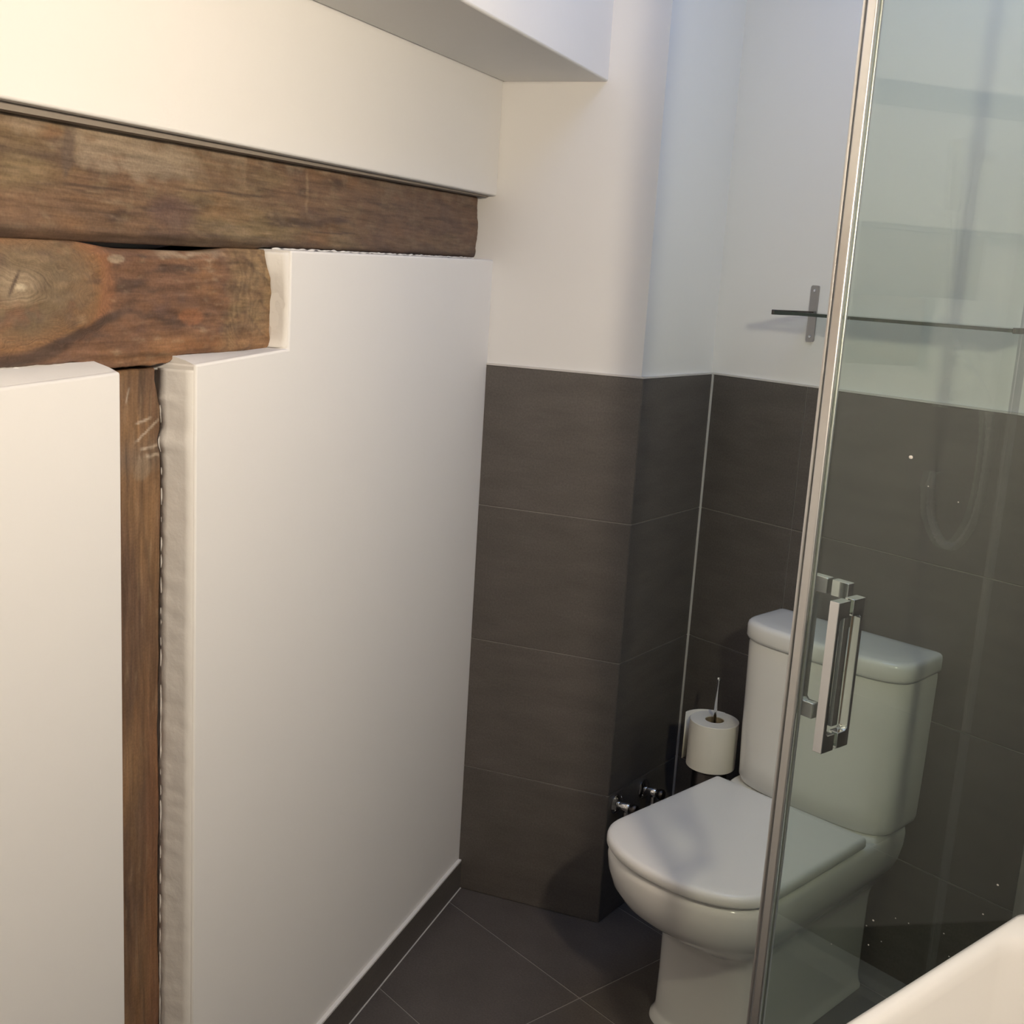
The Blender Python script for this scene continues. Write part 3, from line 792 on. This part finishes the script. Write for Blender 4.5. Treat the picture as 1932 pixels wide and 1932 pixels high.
# ------------------------------------------------------------------ corner shower enclosure
GS, GQ = 0.844, 0.797          # side glass plane x, front glass plane y = -GQ
ZG0, ZG1 = 0.065, 1.905
def dhandle(parent, name, z0, z1, along_axis, c, plane, sgn):
    """flat D handle: loop in a vertical plane at right angles to the glass, standing off sgn*0.025"""
    wd, so, leg, bar = 0.0066, 0.0245, 0.021, 0.0058
    outer = [(0, z0), (so, z0), (so, z1), (0, z1)]
    inner = [(0, z0 + leg), (so - bar, z0 + leg), (so - bar, z1 - leg), (0, z1 - leg)]
    g = 0.0032
    poly2 = [(0, z0), (so, z0), (so, z1), (0, z1), (0, z1 - leg), (so - bar - 0.004, z1 - leg), (so - bar, z1 - leg - 0.004), (so - bar, z0 + leg + 0.004), (so - bar - 0.004, z0 + leg), (0, z0 + leg)]
    V = []
    n = len(poly2)
    for sd_ in (-wd, wd):
        for (d, z) in poly2:
            q = plane + sgn * (g + d)
            V.append((c + sd_, q, z) if along_axis == 'x' else (q, c + sd_, z))
    quads = [(0, 1, 8, 9), (1, 2, 7, 8), (2, 3, 6, 7)]
    Fq = [tuple(reversed(range(0)))] and []
    capA = [(0, 1, 8, 9), (1, 7, 8), (1, 2, 6, 7), (2, 5, 6), (2, 3, 4, 5)]
    for q in capA:
        Fq.append(q); Fq.append(tuple(i + n for i in reversed(q)))
    for i in range(n):
        j = (i + 1) % n
        Fq.append((i, j, j + n, i + n))
    o = mesh_obj(name, V, Fq, M_CHROME, parent)
    bevel(o, 0.0007, 2); shade(o, 50)
    return o

# front sliding door (parallel to the back wall)
d1 = thing('shower_door', 'clear glass shower door facing the basin with a chrome handle', 'shower door', (0, 0, 0))
box('pane', 0.8530, 1.345, -GQ - 0.003, -GQ + 0.003, ZG0 + 0.02, ZG1 - 0.02, M_GLASS, d1)
box('closing_profile', 0.8450, 0.8580, -GQ - 0.0080, -GQ - 0.0032, ZG0 + 0.02, ZG1 - 0.02, M_ALU, d1, 0.0020, 3)
box('closing_profile', 0.8535, 0.8575, -GQ + 0.0032, -GQ + 0.0080, ZG0 + 0.02, ZG1 - 0.02, M_ALU, d1, 0.0018, 3)
box('magnet_seal', 0.8455, 0.8525, -GQ - 0.0030, -GQ + 0.0025, ZG0 + 0.02, ZG1 - 0.02, M_SEAL, d1, 0.001, 2)
dhandle(d1, 'handle', 0.836, 1.028, 'x', 0.9095, -GQ, -1)
dhandle(d1, 'handle', 0.836, 1.028, 'x', 0.9095, -GQ, 1)
V, Fc = [], []
for (sx, sz, r) in ((0.969, 1.211, 3), (1.0, 0.646, 1.6), (1.028, 0.663, 1), (1.045, 0.665, 1), (1.141, 0.76, 1.6), (1.13, 0.719, 1.2), (1.014, 0.625, 1), (0.998, 0.612, 1.2), (1.089, 0.674, 1), (0.948, 0.587, 1), (1.099, 0.65, 1), (1.033, 1.171, 1), (0.995, 1.182, 1), (0.992, 0.635, 1.2)):
    n = len(V); rr = 0.0009 * r
    V.append((sx, -GQ - 0.0030 - rr * 0.5, sz))
    for i in range(8):
        a = math.pi * i / 4
        V.append((sx + rr * math.cos(a), -GQ - 0.0029, sz + 0.8 * rr * math.sin(a)))
    Fc += [(n, n + 1 + i, n + 1 + (i + 1) % 8) for i in range(8)]
ws = mesh_obj('water_spots', V, Fc, M_CAULK, d1, True); ws['kind'] = 'stuff'
# side sliding door
d2 = thing('shower_door', 'clear glass shower door beside the toilet with a chrome handle', 'shower door', (0, 0, 0))
box('pane', GS - 0.003, GS + 0.003, -0.780, -0.335, ZG0 + 0.02, ZG1 - 0.02, M_GLASS, d2)
box('closing_profile', GS - 0.0080, GS - 0.0032, -0.8015, -0.7745, ZG0 + 0.02, ZG1 - 0.02, M_ALU, d2, 0.0018, 3)
box('magnet_seal', GS - 0.0030, GS + 0.0010, -0.7935, -0.7805, ZG0 + 0.02, ZG1 - 0.02, M_SEAL, d2, 0.0008, 2)
dhandle(d2, 'handle', 0.838, 1.030, 'y', -0.7335, GS, -1)
dhandle(d2, 'handle', 0.838, 1.030, 'y', -0.7335, GS, 1)
# fixed panes
p1 = thing('shower_screen', 'fixed clear glass shower screen against the tiled back wall', 'shower screen', (0, 0, 0))
box('pane', GS + 0.0115, GS + 0.0175, -0.350, -0.012, ZG0 + 0.02, ZG1 - 0.02, M_GLASS, p1)
box('edge_seal', GS + 0.0080, GS + 0.0200, -0.3535, -0.3445, ZG0 + 0.02, ZG1 - 0.02, M_CLEAR, p1, 0.001, 2)
box('wall_profile', GS - 0.010, GS + 0.022, -0.024, -0.0005, ZG0, ZG1, M_ALU, p1, 0.0015, 2)
p2 = thing('shower_screen', 'fixed clear glass shower screen against the white right wall', 'shower screen', (0, 0, 0))
box('pane', 1.325, XR - 0.012, -GQ + 0.0115, -GQ + 0.0175, ZG0 + 0.02, ZG1 - 0.02, M_GLASS, p2)
box('wall_profile', XR - 0.024, XR - 0.0005, -GQ - 0.010, -GQ + 0.022, ZG0, ZG1, M_ALU, p2, 0.0015, 2)
# rails top and bottom
rl = thing('shower_rail_frame', 'aluminium rails holding the corner shower doors', 'shower rail', (0, 0, 0))
for z in (ZG0 - 0.008, ZG1 - 0.018):
    box('rail', GS - 0.012, GS + 0.024, -GQ - 0.012, -0.0245, z, z + 0.026, M_ALU, rl, 0.002, 2)
    box('rail', GS + 0.0245, XR - 0.0245, -GQ - 0.012, -GQ + 0.024, z, z + 0.026, M_ALU, rl, 0.002, 2)
# tray
trv, trf = [], []
tray = thing('shower_tray', 'low white shower tray under the glass doors', 'shower tray', (0, 0, 0))
tx0, tx1, ty0, ty1 = GS - 0.015, XR - 0.001, -GQ - 0.015, -0.001
rings = []
for (ins, z) in ((0.0, 0.0), (0.0, 0.050), (0.005, 0.056), (0.045, 0.056), (0.055, 0.050), (0.075, 0.030), (0.20, 0.026)):
    rings.append([(tx0 + ins, ty0 + ins, z), (tx1 - ins, ty0 + ins, z), (tx1 - ins, ty1 - ins, z), (tx0 + ins, ty1 - ins, z)])
loft('tray', rings, M_BASIN, tray, angle=30)
lathe('drain', [(0.0, 0.026), (0.045, 0.026), (0.045, 0.029), (0.042, 0.031), (0.0, 0.032)], M_CHROME, tray, 32, 'z', (0.5 * (tx0 + tx1), 0.5 * (ty0 + ty1), 0))
# hand shower on the back wall inside the enclosure (seen mirrored in the side door)
sh = thing('hand_shower_set', 'chrome hand shower on a rail with a ribbed hose inside the shower', 'shower', (0, 0, 0))
tube('rail', [(1.113, -0.050, 1.20), (1.113, -0.050, 1.66)], 0.008, M_ALU, sh, 16)
for z in (1.22, 1.64):
    tube('rail_bracket', [(1.113, 0.0078 if z > 1.2 else -0.0005, z), (1.113, -0.050, z)], 0.0095, M_CHROME, sh, 16)
hp = []
ctrl = [(1.128, -0.072, 1.545), (1.120, -0.074, 1.45), (1.102, -0.070, 1.33), (1.066, -0.060, 1.275), (1.026, -0.055, 1.215), (1.014, -0.055, 1.12), (1.020, -0.055, 1.02), (1.045, -0.055, 0.962), (1.075, -0.055, 0.958), (1.103, -0.055, 1.00), (1.110, -0.060, 1.060)]
cp = [Vector(c) for c in ctrl]
for i in range(len(cp) - 1):
    a, b_, c_, d_ = cp[max(i - 1, 0)], cp[i], cp[i + 1], cp[min(i + 2, len(cp) - 1)]
    for s in range(26):
        t = s / 26
        hp.append(0.5 * ((2 * b_) + (c_ - a) * t + (2 * a - 5 * b_ + 4 * c_ - d_) * t * t + (3 * b_ - a - 3 * c_ + d_) * t ** 3))
tube('hose', hp, 0.0072, M_ALU, sh, 10, lambda i: 1.0 + 0.13 * math.sin(i * math.pi / 2))
tube('handset', [(1.128, -0.072, 1.545), (1.126, -0.080, 1.58), (1.122, -0.095, 1.66)], 0.011, M_CHROME, sh, 14)
tube('wall_outlet', [(1.110, -0.0005, 1.075), (1.110, -0.060, 1.075), (1.110, -0.060, 1.055)], 0.010, M_CHROME, sh, 14)

# ------------------------------------------------------------------ basin and cabinet
cabx0, cabx1, cq0, cq1 = 1.30, XR - 0.001, 1.01, 1.53
cab = thing('vanity_cabinet', 'plain grey cabinet standing under the white basin', 'cabinet', (0, 0, 0))
box('body', cabx0 + 0.018, cabx1, -cq1, -cq0, 0.08, 0.735, M_CAB, cab, 0.002, 1)
box('plinth', cabx0 + 0.05, cabx1, -cq1 + 0.01, -cq0 - 0.01, 0.0, 0.08, M_DARKMETAL, cab)
for (a, b2) in ((cq0 + 0.003, 0.5 * (cq0 + cq1) - 0.0015), (0.5 * (cq0 + cq1) + 0.0015, cq1 - 0.003)):
    dr = box('door', cabx0, cabx0 + 0.0175, -b2, -a, 0.09, 0.725, M_CAB, cab, 0.002, 1)
    yk = -(0.5 * (cq0 + cq1)) + (0.03 if a < 1.2 else -0.03)
    lathe('knob', [(0.0, 0.0), (0.006, 0.0), (0.006, -0.012), (0.011, -0.014), (0.011, -0.02), (0.0, -0.022)], M_CHROME, dr, 18, 'x', (cabx0, yk, 0.62))
bas = thing('washbasin', 'thick white ceramic basin in the foreground with a rounded rim', 'basin', (0, 0, 0))
bx0, bx1, bq0, bq1, bz = 1.2510, XR - 0.001, 0.984, 1.575, 0.850
def rrect(ix0, ix1, iy0, iy1, r, z, n=8):
    pts = []
    for (cx, cy, a0) in ((bx1 - ix1 - r, -bq0 - iy0 - r, 0), (bx0 + ix0 + r, -bq0 - iy0 - r, 90), (bx0 + ix0 + r, -bq1 + iy1 + r, 180), (bx1 - ix1 - r, -bq1 + iy1 + r, 270)):
        for i in range(n + 1):
            a = math.radians(a0 + 90 * i / n); pts.append((cx + r * math.cos(a), cy + r * math.sin(a), z))
    return pts
rings = [rrect(0.03, 0, 0.03, 0.03, 0.03, bz - 0.114), rrect(0.004, 0, 0.004, 0.004, 0.024, bz - 0.108), rrect(0, 0, 0, 0, 0.022, bz - 0.09), rrect(0, 0, 0, 0, 0.022, bz - 0.006), rrect(0.0018, 0.001, 0.0018, 0.0018, 0.022, bz - 0.0018), rrect(0.006, 0.002, 0.006, 0.006, 0.022, bz),
         rrect(0.012, 0.125, 0.046, 0.026, 0.030, bz - 0.0005), rrect(0.0165, 0.130, 0.051, 0.031, 0.032, bz - 0.004), rrect(0.0195, 0.134, 0.055, 0.034, 0.034, bz - 0.012), rrect(0.027, 0.141, 0.066, 0.042, 0.04, bz - 0.06), rrect(0.045, 0.155, 0.090, 0.060, 0.05, bz - 0.088), rrect(0.08, 0.185, 0.125, 0.095, 0.05, bz - 0.098), rrect(0.17, 0.25, 0.22, 0.22, 0.02, bz - 0.103)]
loft('bowl', rings, M_BASIN, bas, angle=60)
lathe('drain', [(0.0, 0.0), (0.022, 0.0), (0.022, 0.002), (0.019, 0.004), (0.0, 0.004)], M_CHROME, bas, 28, 'z', (0.5 * (bx0 + bx1) - 0.03, -0.5 * (bq0 + bq1), bz - 0.1030))
tap = thing('basin_tap', 'chrome mixer tap on the back edge of the basin', 'tap', (1.735, -0.5 * (bq0 + bq1), bz - 0.0004))
lathe('body', [(0.0, 0.0), (0.024, 0.0), (0.024, 0.006), (0.019, 0.01), (0.019, 0.10), (0.016, 0.106), (0.0, 0.107)], M_CHROME, tap, 28)
tube('spout', [(0, 0, 0.075), (-0.05, 0, 0.085), (-0.10, 0, 0.08), (-0.12, 0, 0.065)], 0.011, M_CHROME, tap, 16)
tube('lever', [(0, 0, 0.110), (0.0, 0, 0.118), (-0.03, 0, 0.128), (-0.06, 0, 0.135)], 0.006, M_CHROME, tap, 12)

# ------------------------------------------------------------------ wall lamp above the basin (outside the picture)
LP = Vector((XR - 0.075, -1.33, 1.70))
AIM = Vector((0.08, -1.29, 1.48))
lamp = thing('wall_lamp', 'lit warm spot lamp on the wall above the basin', 'lamp', (XR, LP.y, LP.z))
box('back_plate', -0.012, 0.0, -0.04, 0.04, -0.04, 0.04, M_CHROME, lamp, 0.003, 2)
tube('arm', [(-0.012, 0, 0), (-0.055, 0, 0)], 0.008, M_CHROME, lamp, 14)
qr = (AIM - LP).to_track_quat('Z', 'Y')
def ring_l(r, z, n=40): return [tuple(Vector((r * math.cos(2 * math.pi * i / n), r * math.sin(2 * math.pi * i / n), z))) for i in range(n)]
cup = loft('cup', [ring_l(r, z) for r, z in ((0.0, -0.030), (0.030, -0.030), (0.060, -0.012), (0.0645, 0.0), (0.0645, 0.030), (0.0610, 0.030), (0.0610, 0.001), (0.0, 0.001))], M_STEEL, lamp, cap0=False, cap1=False)
glow = loft('glow_disc', [ring_l(r, z) for r, z in ((0.0, 0.0022), (0.0605, 0.0022), (0.0605, 0.0032), (0.0, 0.0032))], M_LAMP, lamp, cap0=False, cap1=False)
for o in (cup, glow):
    o.rotation_mode = 'QUATERNION'; o.rotation_quaternion = qr; o.location = (LP.x - XR, 0, 0)
